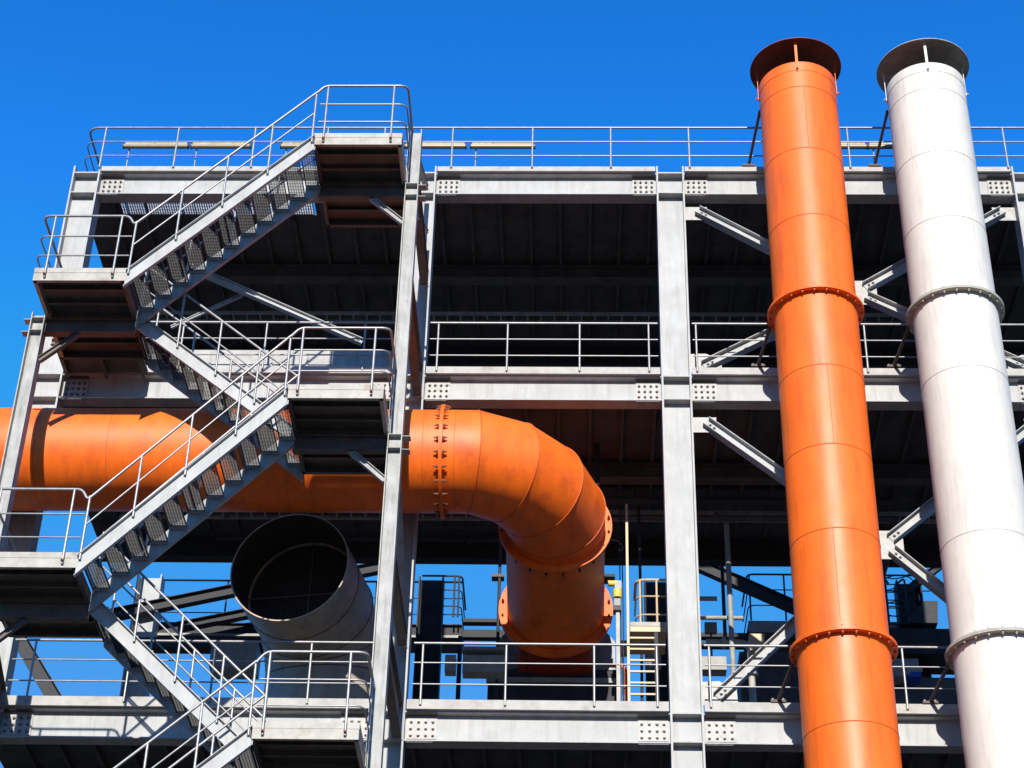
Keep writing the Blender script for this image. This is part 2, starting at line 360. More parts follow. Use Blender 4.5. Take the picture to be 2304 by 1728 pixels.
for (zt_, zb_, zc_, nm) in ((28.0, 23.78, 25.72, 'upper'), (22.80, 16.75, 19.95, 'lower')):
    dz = .12
    brace((x0 + .26, BY, zt_ - .20), (xm - .16, BY, zc_ + .10), '%s storey brace falling from the central column towards the orange stack' % nm)
    brace((xm + .16, BY, zc_ + .12), (x1 - .26, BY, zt_ - .20), '%s storey brace rising behind the white stack to the right column' % nm)
    brace((x0 + .26, BY, zb_ + .12), (xm - .16, BY, zc_ - .10), '%s storey brace rising from the foot of the central column' % nm)
    brace((xm + .16, BY, zc_ - .12), (x1 - .26, BY, zb_ + .12), '%s storey brace falling behind the white stack' % nm)
    gy = BY + .009
    gusset([(x0, zt_ - .42), (x0 + .42, zt_ - .42), (x0 + .46, zt_ - .08), (x0, zt_ - .08)], gy, 'square %s gusset plate at the top right of the central column' % nm)
    gusset([(x1 - .46, zt_ - .08), (x1 - .42, zt_ - .42), (x1, zt_ - .42), (x1, zt_ - .08)], gy, 'square %s gusset plate at the top of the right edge column' % nm)
    gusset([(x0, zb_ - .02), (x0 + .62, zb_ - .02), (x0 + .60, zb_ + .28), (x0 + .3, zb_ + .44), (x0, zb_ + .42)], gy, 'stained %s gusset plate at the foot of the central column bay' % nm)
    gusset([(x1 - .62, zb_ - .02), (x1, zb_ - .02), (x1, zb_ + .42), (x1 - .3, zb_ + .44), (x1 - .6, zb_ + .28)], gy, '%s gusset plate at the foot of the right edge column' % nm)
    r_ = .40
    gusset([(xm + r_ * math.cos(a) * 1.05, zc_ + r_ * .8 * math.sin(a)) for a in [PI / 8 + PI / 4 * i for i in range(8)]], gy, 'eight sided %s gusset plate where the braces cross between the stacks' % nm)
# braces behind the stair, left bay
brace(at(430, 603, 33.2), at(815, 770, 33.2), 'shaded brace falling behind the upper stair, under the roof', .13, .14, m=M_STEEL)
brace(at(385, 737, 33.6), at(545, 664, 33.6), 'thin shaded brace crossing behind the middle stair flight', .07, .07, m=M_STEEL)
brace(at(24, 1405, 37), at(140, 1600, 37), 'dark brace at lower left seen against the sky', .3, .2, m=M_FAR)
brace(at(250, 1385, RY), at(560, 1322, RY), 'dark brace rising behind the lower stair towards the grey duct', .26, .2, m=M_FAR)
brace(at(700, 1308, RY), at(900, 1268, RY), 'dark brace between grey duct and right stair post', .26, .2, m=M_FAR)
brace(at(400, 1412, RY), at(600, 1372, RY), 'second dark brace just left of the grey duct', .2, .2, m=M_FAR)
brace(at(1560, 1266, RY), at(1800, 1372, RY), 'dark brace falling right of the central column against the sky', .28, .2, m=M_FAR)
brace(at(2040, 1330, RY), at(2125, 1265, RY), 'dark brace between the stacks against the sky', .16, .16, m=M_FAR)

# ---------------------------------------------------------------- stack pipes
def stack(cx, cy, R, top, base, m, mseam, mcap, mflange, bm, label, caplabel, seams, vseams, name):
    t = thing(name, label, 'chimney', (cx, cy, 0), 'exhaust stacks')
    fl = [24.05, 17.0, 9.6]
    MB().lathe((cx, cy, 0), (0, 0, 1), [(base, R), (top, R)], 96).build('shell', m, t)
    MB().lathe((cx, cy, 0), (0, 0, 1), [(top, R), (top, R - .02), (top - 3, R - .02)], 96).build('inner_wall', M_INNER, t)
    MB().lathe((cx, cy, 0), (0, 0, 1), [(top - .24, R + .001), (top - .235, R + .008), (top - .015, R + .008), (top - .01, R)], 96).build('rim_band', m, t)
    for z in seams:
        MB().lathe((cx, cy, 0), (0, 0, 1), [(z - .011, R + .0005), (z, R + .007), (z + .011, R + .0005)], 96).build('weld_seam', mseam, t)
    for za, zb, an in vseams:
        c, s_ = math.sin(an), -math.cos(an); p = V((cx + c * (R + .0005), cy + s_ * (R + .0005), 0))
        MB().tube([p + V((0, 0, za)), p + V((0, 0, zb))], .005, 6).build('weld_seam', mseam, t)
    for z in fl:
        f = MB(); f.lathe((cx, cy, 0), (0, 0, 1), [(z - .028, R), (z - .028, R + .125), (z - .002, R + .125), (z - .002, R + .118), (z + .002, R + .118), (z + .002, R + .125), (z + .028, R + .125), (z + .028, R)], 96)
        fo = f.build('flange_ring', mflange, t)
        MB().lathe((cx, cy, 0), (0, 0, 1), [(z + .028, R + .005), (z + .2, R + .005), (z + .205, R)], 96).build('collar', m, t)
        for k in range(24):
            a = 2 * PI * (k + .5) / 24; p = V((cx + math.cos(a) * (R + .075), cy + math.sin(a) * (R + .075), z))
            bolt(p - V((0, 0, .028)), (0, 0, -1), fo, bm)
            if math.sin(a) < .3: bolt(p + V((0, 0, .028)), (0, 0, 1), fo, bm)
    ct = top + .58
    MB().lathe((cx, cy, 0), (0, 0, 1), [(ct, .001), (ct - .02, R + .10), (ct - .055, R + .155), (ct - .07, R + .155), (ct - .035, R + .09), (ct - .035, .001)], 96).build('rain_cap', mcap, t)
    for k in range(4):
        a = -PI / 2 - .10 + k * PI / 2; d = V((math.cos(a), math.sin(a), 0)); p = V((cx, cy, 0)) + d * (R + .014)
        MB().obox(p + V((0, 0, top - .26)), p + V((0, 0, ct - .045)), .05, .012, up=d).build('cap_strap', m, t)
        bolt(p + d * .008 + V((0, 0, top - .21)), d, t, bm)
    # stays back to the floors
    for z, zf in ((30.0, 28.86), (24.0, 23.78), (16.95, 16.72)):
        p = V((cx - R * .97, cy + R * .25 + .05, z if z < 29 else 29.45)); 
        if z < 29: p = V((cx - R - .06, cy + .25, z - .06))
        q = V((cx - R - .16, FY + .02, zf)) if z > 29 else V((cx - R - .22, FY + .0, zf))
        MB().obox(p, q, .05, .05).build('stay_bar', M_BROWN, t)
        MB().box(q.x - .13, q.x + .13, FY - .04, FY + .14, zf - .045, zf + .0).build('stay_foot', M_BROWN, t)
        for dx in (-.09, .09): bolt((q.x + dx, FY + .02, zf), (0, 0, 1), t, BOLT)
    return t
def zat(v, u=1780, Y=28.98): return at(u, v, Y).z
OX, OY, OR = 4.48, 29.75, .775
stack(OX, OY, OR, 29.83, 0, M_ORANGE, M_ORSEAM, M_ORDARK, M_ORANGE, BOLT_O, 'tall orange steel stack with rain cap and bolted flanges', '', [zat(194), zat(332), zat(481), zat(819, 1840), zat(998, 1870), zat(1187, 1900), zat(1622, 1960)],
      [(zat(332), zat(194), .03), (zat(998, 1860), zat(819, 1850), .02), (17.2, zat(1187, 1900), -.16)], 'orange_stack')
stack(7.075, OY, .78, 29.80, 0, M_WHITE, M_WHSEAM, M_WHDIRT, M_WHDIRT, BOLT_W, 'tall white steel stack with rain cap, right of the orange one', '', [zat(198, 2080), zat(338, 2100), zat(485, 2130), zat(822, 2200), zat(1190, 2250)],
      [], 'white_stack')

# ---------------------------------------------------------------- orange duct with mitred elbow
PY, PZ, PR, BR = 30.03, 20.92, .935, 1.84
EX = -.378; BX = EX - BR            # bend centre (BX, PY+BR)
t = thing('orange_duct', 'fat orange duct crossing behind the stair and turning into the building', 'duct', (-5, PY, PZ))
XL = -16.0; DIP = .13
def pz(y): return PZ - DIP * (y - PY)
def ring(a, R, n=96, st=None):
    """ring in the radial plane at bend angle a (0 = start)"""
    k = 1 / math.cos(PI / 16) if st is None else st
    u = V((math.sin(a), -math.cos(a), 0)); o = V((BX, PY + BR, PZ - DIP * BR * (1 - math.cos(a)))) + u * BR * k
    return [o + u * math.cos(2 * PI * j / n) * R * k + V((0, 0, 1)) * math.sin(2 * PI * j / n) * R for j in range(n)]
def xring(x, R, n=96): return [V((x, PY - math.cos(2 * PI * j / n) * R, PZ + math.sin(2 * PI * j / n) * R)) for j in range(n)]
def yring(y, R, n=96): return [V((EX + math.cos(2 * PI * j / n) * R, y, pz(y) + math.sin(2 * PI * j / n) * R)) for j in range(n)]
def span(mb, A, B):
    n = len(A); mb.add(A + B, [(j, (j + 1) % n, n + (j + 1) % n, n + j) for j in range(n)], True)
b = MB(); FX = -2.38
for xa, xb in ((XL, -9.6), (-9.6, -7.35), (-7.35, -5.1), (-5.1, FX)): span(b, xring(xa, PR), xring(xb, PR))
b.build('straight_run', M_ORANGE2, t)
for x in (-9.6, -8.3, -5.1, -2.70, -2.14): MB().ringtube(xring(x, PR + .0005), .005).build('weld_seam', M_ORSEAM, t)
b = MB(); angs = [PI / 16 * k for k in (1, 3, 5, 7)]
rings = [xring(FX, PR)] + [ring(a, PR) for a in angs] + [yring(PY + BR, PR)]
for A, B_ in zip(rings[:-1], rings[1:]): span(b, A, B_)
b.build('elbow', M_ORANGE2, t)
for a in angs: MB().ringtube(ring(a, PR + .002), .011).build('weld_seam', M_ORSEAM, t)
E2 = PY + BR; YE = 34.5
b = MB(); span(b, yring(E2, PR), yring(E2 + 1.5, PR + .005)); span(b, yring(E2 + 1.5, PR + .005), yring(YE, PR + .02)); b.build('outlet_run', M_ORANGE2, t)
def duct_flange(p, ax, R, fw, nb, bsz, label=None):
    f = MB().lathe(p, ax, [(-.03, R), (-.03, R + fw), (-.003, R + fw), (-.003, R + fw - .01), (.003, R + fw - .01), (.003, R + fw), (.03, R + fw), (.03, R)], 96).build('flange_ring', M_ORANGE2, t)
    ax = V(ax).normalized(); a = ax.cross(V((0, 0, 1))).normalized()
    for k in range(nb):
        an = 2 * PI * (k + .5) / nb; q = V(p) + (a * math.cos(an) + V((0, 0, 1)) * math.sin(an)) * (R + fw * .6)
        for s_ in (-1, 1):
            o = bolt(q + ax * s_ * .03, ax * s_, f, BOLT_D); o.scale = (bsz, bsz, bsz * 1.6)
BOLT_D = bolt_mesh(.026, .03, mat('rusty_bolt', (.22, .07, .03), .6, .1, .3, 20), 'bolt')
duct_flange((FX, PY, PZ), (1, 0, 0), PR, .10, 24, 1.1)
duct_flange((EX, E2, pz(E2)), (0, 1, -DIP), PR, .13, 20, 1.1)
duct_flange((EX, YE, pz(YE)), (0, 1, -DIP), PR + .02, .17, 20, 1.1)
b = MB()
A = yring(YE + .03, PR, 32); cB = [V((EX + sx * .75, YE + .9, pz(YE) - .3 + sz * .75)) for sx, sz in ((1, 0), (1, 1), (0, 1), (-1, 1), (-1, 0), (-1, -1), (0, -1), (1, -1))]
Bq = []
for j in range(32):
    a = j / 4; i = int(a) % 8; f_ = a - int(a); Bq.append(cB[i].lerp(cB[(i + 1) % 8], f_))
span(b, A, Bq); b.sm = [False] * len(b.f); b.build('transition_hood', M_RED, t)

# casing the duct runs into
hc = at(1250, 1460, 35.3)
t = thing('fan_casing', 'blue grey fan casing under the orange duct outlet', 'machine', (EX, 36.4, 16.5))
xa = at(1120, 1440, 35.4).x; xb = at(1384, 1440, 35.4).x; zt = at(1250, 1418, 35.4).z; zb = at(1250, 1512, 35.4).z
b = MB(); n = 20
pr = [(xa, zb), (xa, zt - .25), (xa + .2, zt), (xb - .2, zt), (xb, zt - .25), (xb, zb)]
vs = [(x, 35.4, z) for x, z in pr] + [(x, 37.4, z) for x, z in pr]; k = len(pr)
b.add([V(v) for v in vs], [tuple(range(k)), tuple(range(2 * k - 1, k - 1, -1))] + [(i, i + k, (i + 1) % k + k, (i + 1) % k) for i in range(k)]); b.build('shell', M_HOUS, t)
xa2 = at(1098, 1540, 35.4).x
MB().box(xa2, xb + .05, 35.25, 37.4, zb - 1.0, zb - .02).build('plinth', M_FAR, t)
MB().box(xa2 - .03, xb + .08, 35.2, 35.35, zb - .32, zb - .22).build('ledge', M_FARP, t)
for k in range(5): xx = xa2 + .2 + k * .45; MB().box(xx, xx + .04, 35.22, 35.25, zb - 1.0, zb - .33).build('rib', M_FAR, t)

# ---------------------------------------------------------------- grey gooseneck duct
DX, DZ, DR = -5.25, 19.63, 1.12; DY0 = 31.62
nb0 = len(bpy.data.objects)
t = thing('gooseneck_duct', 'weathered grey duct with open mouth, screened inside, below the orange duct', 'duct', (DX, 33.4, 16.5))
BRg = 1.25; DYc = DY0 + 1.45; n = 96
DXC = V((-5.25, 31.62, 19.63)); DROT = Matrix.Rotation(math.radians(-9.5), 3, 'Z')
def gring(a, R):
    k = 1 / math.cos(PI / 12); u = V((0, math.sin(a), math.cos(a))); o = V((DX + .12 * 0, DYc, DZ - BRg)) + u * BRg * k
    return [o + u * math.sin(2 * PI * j / n) * R * k + V((1, 0, 0)) * math.cos(2 * PI * j / n) * R for j in range(n)]
def grx(y, R, tilt=0): return [V((DX + math.cos(2 * PI * j / n) * R, y + tilt * math.sin(2 * PI * j / n), DZ + math.sin(2 * PI * j / n) * R)) for j in range(n)]
def grz(z, R): return [V((DX + math.cos(2 * PI * j / n) * R, DYc + BRg + math.sin(2 * PI * j / n) * R, z)) for j in range(n)]
gl = [grx(DY0, DR), grx(DY0 + .75, DR), gring(PI / 12, DR), gring(PI / 4, DR), gring(5 * PI / 12, DR), grz(DZ - BRg, DR), grz(14.2, DR)]
b = MB()
for A, B_ in zip(gl[:-1], gl[1:]): span(b, A, B_)
b.build('shell', M_DUCT, t)
for q in (grx(DY0 + .75, DR + .002), gring(PI / 12, DR + .002), gring(PI / 4, DR + .002), gring(5 * PI / 12, DR + .002)): MB().ringtube(q, .009).build('weld_seam', M_INNER, t)
Ri = DR - .015
gi = [grx(DY0 - .001, Ri), grx(DY0 + .75, Ri), gring(PI / 12, Ri), gring(PI / 4, Ri), gring(5 * PI / 12, Ri), grz(DZ - BRg, Ri), grz(14.2, Ri)]
b = MB()
for A, B_ in zip(gi[:-1], gi[1:]): span(b, B_, A)
b.build('inner_wall', M_INNER, t)
MB().lathe((DX, 0, DZ), (0, 1, 0), [(DY0 + .003, Ri - .002), (DY0 - .010, Ri - .002), (DY0 - .010, DR + .006), (DY0 + .02, DR + .006)], 96).build('mouth_rim', M_RIM, t)
ys = DY0 + 1.05
b = MB(); st = .075
st = .05; k = -1.0
while k <= 1.0:
    hl = math.sqrt(max(0, Ri * Ri - k * k))
    if hl > .02:
        b.obox((DX + k, ys, DZ - hl), (DX + k, ys, DZ + hl), .006, .006); b.obox((DX - hl, ys + .007, DZ + k), (DX + hl, ys + .007, DZ + k), .006, .006)
    k += st
b.build('wire_screen', M_BOLT, t)
MB().lathe((DX, 0, DZ), (0, 1, 0), [(ys - .02, Ri - .001), (ys - .02, Ri - .045), (ys + .02, Ri - .045), (ys + .02, Ri - .001)], 96).build('screen_ring', M_DUCT, t)
b = MB(); b.obox((DX - Ri, ys - .03, DZ - .05), (DX + Ri, ys - .03, DZ - .05), .02, .02); b.obox((DX + .1, ys - .03, DZ - Ri), (DX + .1, ys - .03, DZ + Ri), .02, .02); b.build('screen_bar', M_BOLT, t)
rel = DXC - V(t['_w']); t.location = DXC - DROT @ rel; t.rotation_euler = (0, 0, math.radians(-9.5))

# ---------------------------------------------------------------- stair tower
YF, YM, YB = 26.75, 27.93, 29.1
LX0, LX1 = -9.38, -7.78
RX0, RX1 = -4.77, -3.17
ZL = [22.48, 16.81, 11.24]; ZR = [25.61, 20.04, 13.95]      # undersides of the edge channels
DT = .165                                                     # edge channel depth, deck on top
def post(x, top, label):
    t = thing('stair_post', label, 'post', (x, YM, 0), 'slender stair posts')
    for s_ in (-1, 1): MB().box(x + s_ * .115 - .009, x + s_ * .115 + .009, YM - .12, YM + .12, 0, top).build('flange', M_EDGE if s_ < 0 else M_POST, t)
    MB().box(x - .105, x + .105, YM - .006, YM + .006, 0, top).build('web', M_POST, t)
    for z in ZL + ZR:
        if (z in (ZL if x < -6 else ZR)):
            for zz in (z - .27, z - .0):
                if zz < top: MB().box(x - .105, x + .105, YM - .115, YM - .007, zz, zz + .014).build('stiffener_plate', M_POST, t)
    return t
PXL, PXR = -9.52, -3.05
post(PXL, 22.6, 'slender grey post at left carrying the outer stair landings')
post(PXR, 26.95, 'slender grey post at right carrying the inner stair landings')

def landing(x0, x1, zb, side, label, under, post_x, gl=None):
    """side: -1 landing at left end (outer return rail on its left), +1 at right"""
    dz = zb + DT
    t = thing('stair_landing', label, 'landing', ((x0 + x1) / 2, YM, zb), 'stair landings')
    MB().chan((x0, YF + .006, zb + DT / 2), (x1, YF + .006, zb + DT / 2), DT, .06, .012, side=-1).build('edge_channel', M_EDGE, t)
    MB().box(x0, x1, YF - .004, YF + .006, dz + .004, dz + .105).build('toe_board', M_EDGE, t)
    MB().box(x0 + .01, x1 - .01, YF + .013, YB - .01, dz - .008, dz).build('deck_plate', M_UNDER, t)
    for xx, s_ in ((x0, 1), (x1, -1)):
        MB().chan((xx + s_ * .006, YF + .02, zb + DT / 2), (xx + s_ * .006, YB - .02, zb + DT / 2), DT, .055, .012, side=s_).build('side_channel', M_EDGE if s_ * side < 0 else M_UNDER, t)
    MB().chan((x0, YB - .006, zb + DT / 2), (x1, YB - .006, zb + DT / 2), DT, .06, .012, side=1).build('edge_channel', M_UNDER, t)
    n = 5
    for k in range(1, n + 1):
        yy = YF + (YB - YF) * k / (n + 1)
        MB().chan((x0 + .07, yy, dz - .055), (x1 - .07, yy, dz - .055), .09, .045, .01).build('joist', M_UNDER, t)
    # outer return toe board
    xo = x0 if side < 0 else x1
    MB().box(xo - .005, xo + .005, YF + .01, YB, dz + .004, dz + .105).build('toe_board', M_EDGE, t)
    # railing
    h = 1.25
    hr = MB()
    yr = YF - .03
    if side < 0:
        top = [(x0 - .02, YB - .1, dz + h), (x0 - .02, yr, dz + h), (x1 - .10, yr, dz + h), (x1 + .0, yr, dz + h - .17), (x1 + .06, yr, dz + h - .15)]
        mids = [[(x0 - .02, YB - .1, dz + z_), (x0 - .02, yr, dz + z_), (x1 + .01, yr, dz + z_)] for z_ in (.79, .36)]
        posts = [(x0 + .20, yr), (x1 - .22, yr), (x0 - .02, YM + .2), (x0 - .02, YB - .1)]
    else:
        top = [(x0 - .02, yr, dz + h - .18), (x0 + .12, yr, dz + h), (x1 + .05, yr, dz + h), (x1 + .05, YB - .1, dz + h)]
        mids = [[(x0 + .06, yr, dz + z_), (x1 + .05, yr, dz + z_), (x1 + .05, YB - .1, dz + z_)] for z_ in (.79, .36)]
        posts = [(x0 + .18, yr), (x1 - .20, yr), (x1 + .05, YM - .35), (x1 + .05, YB - .1)]
    ho = hr.tube(fillet(top, .15), .023).build('handrail', M_RAIL, t)
    for md in mids: MB().tube(fillet(md, .15), .0145, 8).build('mid_rail', M_RAIL, t)
    for pxx, pyy in posts:
        b = MB(); low = zb + .05 if abs(pyy - yr) < .01 else dz
        b.tube([(pxx, pyy, low), (pxx, pyy, dz + h)], .021, 8); po = b.build('rail_post', M_RAIL, t)
        if abs(pyy - yr) < .01: bolt((pxx, pyy - .02, low + .05), (0, -1, 0), po, BOLT_D, 'bolt')
    # cross beam on the post with knee brace
    xe = x1 if side < 0 else x0
    xa = post_x + .125 * (1 if side < 0 else -1)
    bm_ = thing('landing_beam', 'beam carrying the %s' % under, 'beam', (xa, YM, zb - .15), 'beams under the landings')
    zc = zb - .145
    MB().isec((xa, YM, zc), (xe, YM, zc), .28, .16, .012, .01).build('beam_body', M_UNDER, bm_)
    s_ = -1 if side < 0 else 1
    for zz in (zc + .134, zc - .134): MB().box(min(post_x + s_ * .126, post_x + s_ * .26), max(post_x + s_ * .126, post_x + s_ * .26), YM - .08, YM + .08, zz - .006, zz + .006).build('stub_plate', M_POST, bm_)
    kx = xa - s_ * .62
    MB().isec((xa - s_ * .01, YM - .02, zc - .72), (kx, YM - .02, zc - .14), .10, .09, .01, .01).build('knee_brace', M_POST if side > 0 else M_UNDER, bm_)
    return t
landing(LX0, LX1, ZL[0], -1, 'highest left stair landing with curved railing, rusty underside', 'highest left landing', PXL)
landing(LX0, LX1, ZL[1], -1, 'middle left stair landing cut by the left picture edge', 'middle left landing', PXL)
landing(LX0, LX1, ZL[2], -1, 'lowest left stair landing below the view', 'lowest left landing', PXL)
landing(RX0, RX1, ZR[0], 1, 'topmost stair landing, railing rising above the roof line', 'topmost landing', PXR)
landing(RX0, RX1, ZR[1], 1, 'right stair landing in front of the orange duct', 'landing in front of the orange duct', PXR)
landing(RX0, RX1, ZR[2], 1, 'lowest right stair landing below the grey duct mouth', 'landing below the grey duct', PXR)

# shared tread mesh
TL, TW = .268, 1.05      # going, width (along Y)
def tread_meshes():
    b = MB(); st = .042
    n = int(TL / st)
    for i in range(n + 1): xx = -TL / 2 + TL * i / n; b.box(xx - .0035, xx + .0035, -TW / 2, TW / 2, -.0165, -.0090)
    m_ = int(TW / st)
    for j in range(m_ + 1): yy = -TW / 2 + TW * j / m_; b.box(-TL / 2, TL / 2, yy - .0035, yy + .0035, -.0085, .0085)
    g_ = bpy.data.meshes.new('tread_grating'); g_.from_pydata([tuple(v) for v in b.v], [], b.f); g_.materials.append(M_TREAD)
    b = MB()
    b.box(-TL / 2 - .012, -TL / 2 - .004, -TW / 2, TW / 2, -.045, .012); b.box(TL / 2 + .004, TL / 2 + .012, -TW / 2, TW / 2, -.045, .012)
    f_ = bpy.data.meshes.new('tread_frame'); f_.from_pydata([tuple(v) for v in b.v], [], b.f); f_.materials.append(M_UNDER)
    es = []
    for s_ in (-1, 1):
        y_ = s_ * (TW / 2 + .006); b = MB().box(-TL / 2 - .01, TL / 2 + .01, y_ - .005, y_ + .005, -.075, .012)
        e_ = bpy.data.meshes.new('end_plate'); e_.from_pydata([tuple(v) for v in b.v], [], b.f); e_.materials.append(M_POST); es.append(e_)
    return g_, f_, es[0], es[1]
TG, TF, TE0, TE1 = tread_meshes()
def flight(xa, za, xb, zb, y0, y1, label, outer=True, ntr=11, both=True, hr=1.05):
    """xa,za low end; xb,zb high end; za, zb = top of stringer at the ends"""
    t = thing('stair_flight', label, 'stairs', ((xa + xb) / 2, (y0 + y1) / 2, (za + zb) / 2), 'stair flights')
    d = V((xb - xa, 0, zb - za)); L = d.length; d.normalize(); up = V((-d.z, 0, d.x)) if d.x > 0 else V((d.z, 0, -d.x))
    sv = .255 * L / abs(xb - xa)
    for y, s_ in ((y0, 1), (y1, -1)):
        yy = y + s_ * .006
        p = V((xa, yy, za)); q = V((xb, yy, zb))
        b = MB(); b.shear(p, q, .012, -sv, 0)
        for a_, b_ in ((-.017, 0), (-sv, -sv + .017)): b.shear(p - V((0, s_ * .036, 0)), q - V((0, s_ * .036, 0)), .06, a_, b_)
        b.build('stringer', M_STEEL if s_ > 0 else M_POST, t)
    for k in range(ntr):
        f_ = (k + .55) / ntr
        p = V((xa + (xb - xa) * f_, (y0 + y1) / 2, za + (zb - za) * f_ - .10)) - V(t['_w'])
        o = bpy.data.objects.new('tread', TF); C.objects.link(o); o.parent = t; o.location = p
        for nm, me in (('tread_grating', TG), ('end_plate', TE0), ('end_plate', TE1)):
            c = bpy.data.objects.new(nm, me); C.objects.link(c); c.parent = o
    for y, on in ((y0 - .03, True), (y1 + .03 if not outer else y1 - .03, both)):
        if not on: continue
        e = .04 if d.x > 0 else -.04
        A = V((xa + e, y, za + hr)); B = V((xb - e, y, zb + hr))
        MB().tube([A, B], .022).build('handrail', M_RAIL, t)
        MB().tube([A - V((0, 0, .5)), B - V((0, 0, .5))], .0145, 8).build('mid_rail', M_RAIL, t)
        for k in range(5):
            f_ = .015 + .97 * k / 4; p = V((xa, y, za)).lerp(V((xb, y, zb)), f_)
            MB().tube([p - V((0, 0, .12)), p + V((0, 0, hr - .01))], .021, 8).build('rail_post', M_RAIL, t)
YI = YM - .05; YJ = YM + .05
flight(LX1, ZL[0] + .20, RX0 + .02, ZR[0] + .20, YF, YI, 'topmost front stair flight rising right to the landing at roof height')
flight(LX1, ZL[1] + .20, RX0 + .02, ZR[1] + .20, YF, YI, 'front stair flight crossing in front of the orange duct')
flight(LX1, ZL[2] + .20, RX0 + .02, ZR[2] + .20, YF, YI, 'lowest front stair flight, at the bottom edge')
flight(RX0 + .02, ZR[1] + .20, LX1, ZL[0] + .20, YJ, YB, 'upper rear stair flight falling right behind the front flight', outer=False)
flight(RX0 + .02, ZR[2] + .20, LX1, ZL[1] + .20, YJ, YB, 'lower rear stair flight falling right beside the grey duct', outer=False)

# tie beams from posts back to the facade columns
def tie(x, x2, z, h, label, m=M_UNDER, w=.16):
    y0 = YM + .13
    t = thing('tie_beam', label, 'beam', (x, y0, z), 'tie beams from stair to facade')
    MB().isec((x, y0, z + h / 2), (x2, FY - .02, z + h / 2), h, w, .014, .012).build('beam_body', m, t)
    MB().box(x2 - w / 2 - .02, x2 + w / 2 + .02, FY - .02, FY - .003, z - .04, z + h + .03).build('end_plate', M_POST, t)
TX = -3.02
tie(TX, TX, 25.70, .34, 'dark tie beam from right stair post to facade, under roof level')
tie(TX, TX, 23.02, .60, 'dark tie beam from right stair post to facade, at middle floor')
tie(TX, TX, 17.70, .20, 'slim tie beam from right stair post to facade, below the orange duct')
tie(TX, TX, 15.95, .60, 'dark tie beam from right stair post to facade, at lower floor')
tie(-9.5, -9.95, 16.4, .4, 'dark tie beam from left stair post to facade, lower left')
brace((TX, YM + .2, 19.6), (TX, 30.8, 18.1), 'inclined brace beside the right stair post, below the orange duct', .12, .12, m=M_POST)
brace((TX - .06, YM + .2, 26.75), (TX - .06, 30.85, 28.1), 'inclined brace beside the right stair post, near the roof', .10, .10, m=M_POST)
brace((TX + .02, YM + .2, 25.2), (TX + .02, 30.8, 26.9), 'second inclined brace beside the right stair post, near the roof', .07, .06, m=M_POST)
# unseen platform added behind the highest left landing, shades the middle floor beam
t = thing('shade_platform', 'unseen platform added behind the highest left landing to shade the floor beam', 'platform', (-9, 30.4, 23.5))
MB().box(-9.88, -8.25, 29.9, FY - .03, 23.52, 23.56).build('deck_plate', M_UNDER, t)
for x_ in (-9.8, -9.05, -8.33): MB().chan((x_, 29.93, 23.44), (x_, FY - .05, 23.44), .13, .05, .012).build('joist', M_UNDER, t)
MB().chan((-9.88, 29.9, 23.44), (-8.25, 29.9, 23.44), .13, .05, .012).build('edge_channel', M_UNDER, t)

# ---------------------------------------------------------------- lamps on the roof rail
seg = [(279, 422), (431, 562), (633, 770), (780, 905), (912, 1047), (1060, 1202), (1760, 1949), (1955, 2090)]
lw = ['leftmost', 'second from left', 'third from left', 'fourth from left', 'just right of the top landing', 'last of the left row', 'left one seen between the stacks', 'right one seen between the stacks']
for (u0, u1), l in zip(seg, lw):
    a = at(u0, 332, 31.55); b_ = at(u1, 332, 31.55); z = 29.86
    t = thing('tube_lamp', 'long beige tube lamp behind the roof railing, %s' % l, 'lamp', (a.x, 31.55, z), 'tube lamps behind the roof railing')
    MB().tube([(a.x, 31.55, z), (b_.x, 31.55, z)], .055, 14).build('tube', M_LAMP, t)
    MB().box(a.x + .02, b_.x - .02, 31.53, 31.57, z + .05, z + .10).build('housing', M_POST, t)
    for xx in (a.x - .012, b_.x + .012): MB().tube([(xx - .012, 31.55, z), (xx + .012, 31.55, z)], .062, 14).build('end_cap', M_BROWN, t)
    MB().tube([(a.x + .1, 31.62, 28.74), (a.x + .1, 31.62, z + .05)], .016, 8).build('stand', M_RAIL, t)

# ---------------------------------------------------------------- rear walkway and things behind
def pbox(u0, u1, v0, v1, Y, dy):
    a = at(u0, v1, Y); b_ = at(u1, v0, Y); return MB().box(a.x, b_.x, Y, Y + dy, a.z, b_.z)
def pthing(name, label, cat, u0, u1, v0, v1, Y, dy, m, group=None, pname='body'):
    a = at((u0 + u1) / 2, v1, Y); t = thing(name, label, cat, (a.x, Y + dy / 2, a.z), group)
    pbox(u0, u1, v0, v1, Y, dy).build(pname, m, t); return t
KY = 39.95
zd = at(600, 1404, KY).z
t = thing('rear_walkway', 'dark walkway beam far behind the stair and grey duct', 'walkway', (-8, KY, zd), 'rear walkways')
xa, xb = at(330, 1404, KY).x, at(1040, 1404, KY).x
MB().isec((xa, KY, zd - .16), (xb, KY, zd - .16), .30, .16, .02, .015).build('beam', M_FAR, t)
MB().box(xa, xb, KY + .1, KY + 1.3, zd - .04, zd).build('deck_plate', M_DARK, t)
MB().box(xa, xb, KY - .1, KY - .085, zd - .36, zd - .30).build('edge_strip', M_FARP, t)
hh = at(600, 1307, KY).z - zd
px = xs([351, 503, 690, 842], 1400, KY)
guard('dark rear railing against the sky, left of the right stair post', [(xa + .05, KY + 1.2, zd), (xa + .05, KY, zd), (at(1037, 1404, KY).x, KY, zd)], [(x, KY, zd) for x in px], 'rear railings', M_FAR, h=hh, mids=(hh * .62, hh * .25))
px = xs([1022, 1032], 1400, KY)
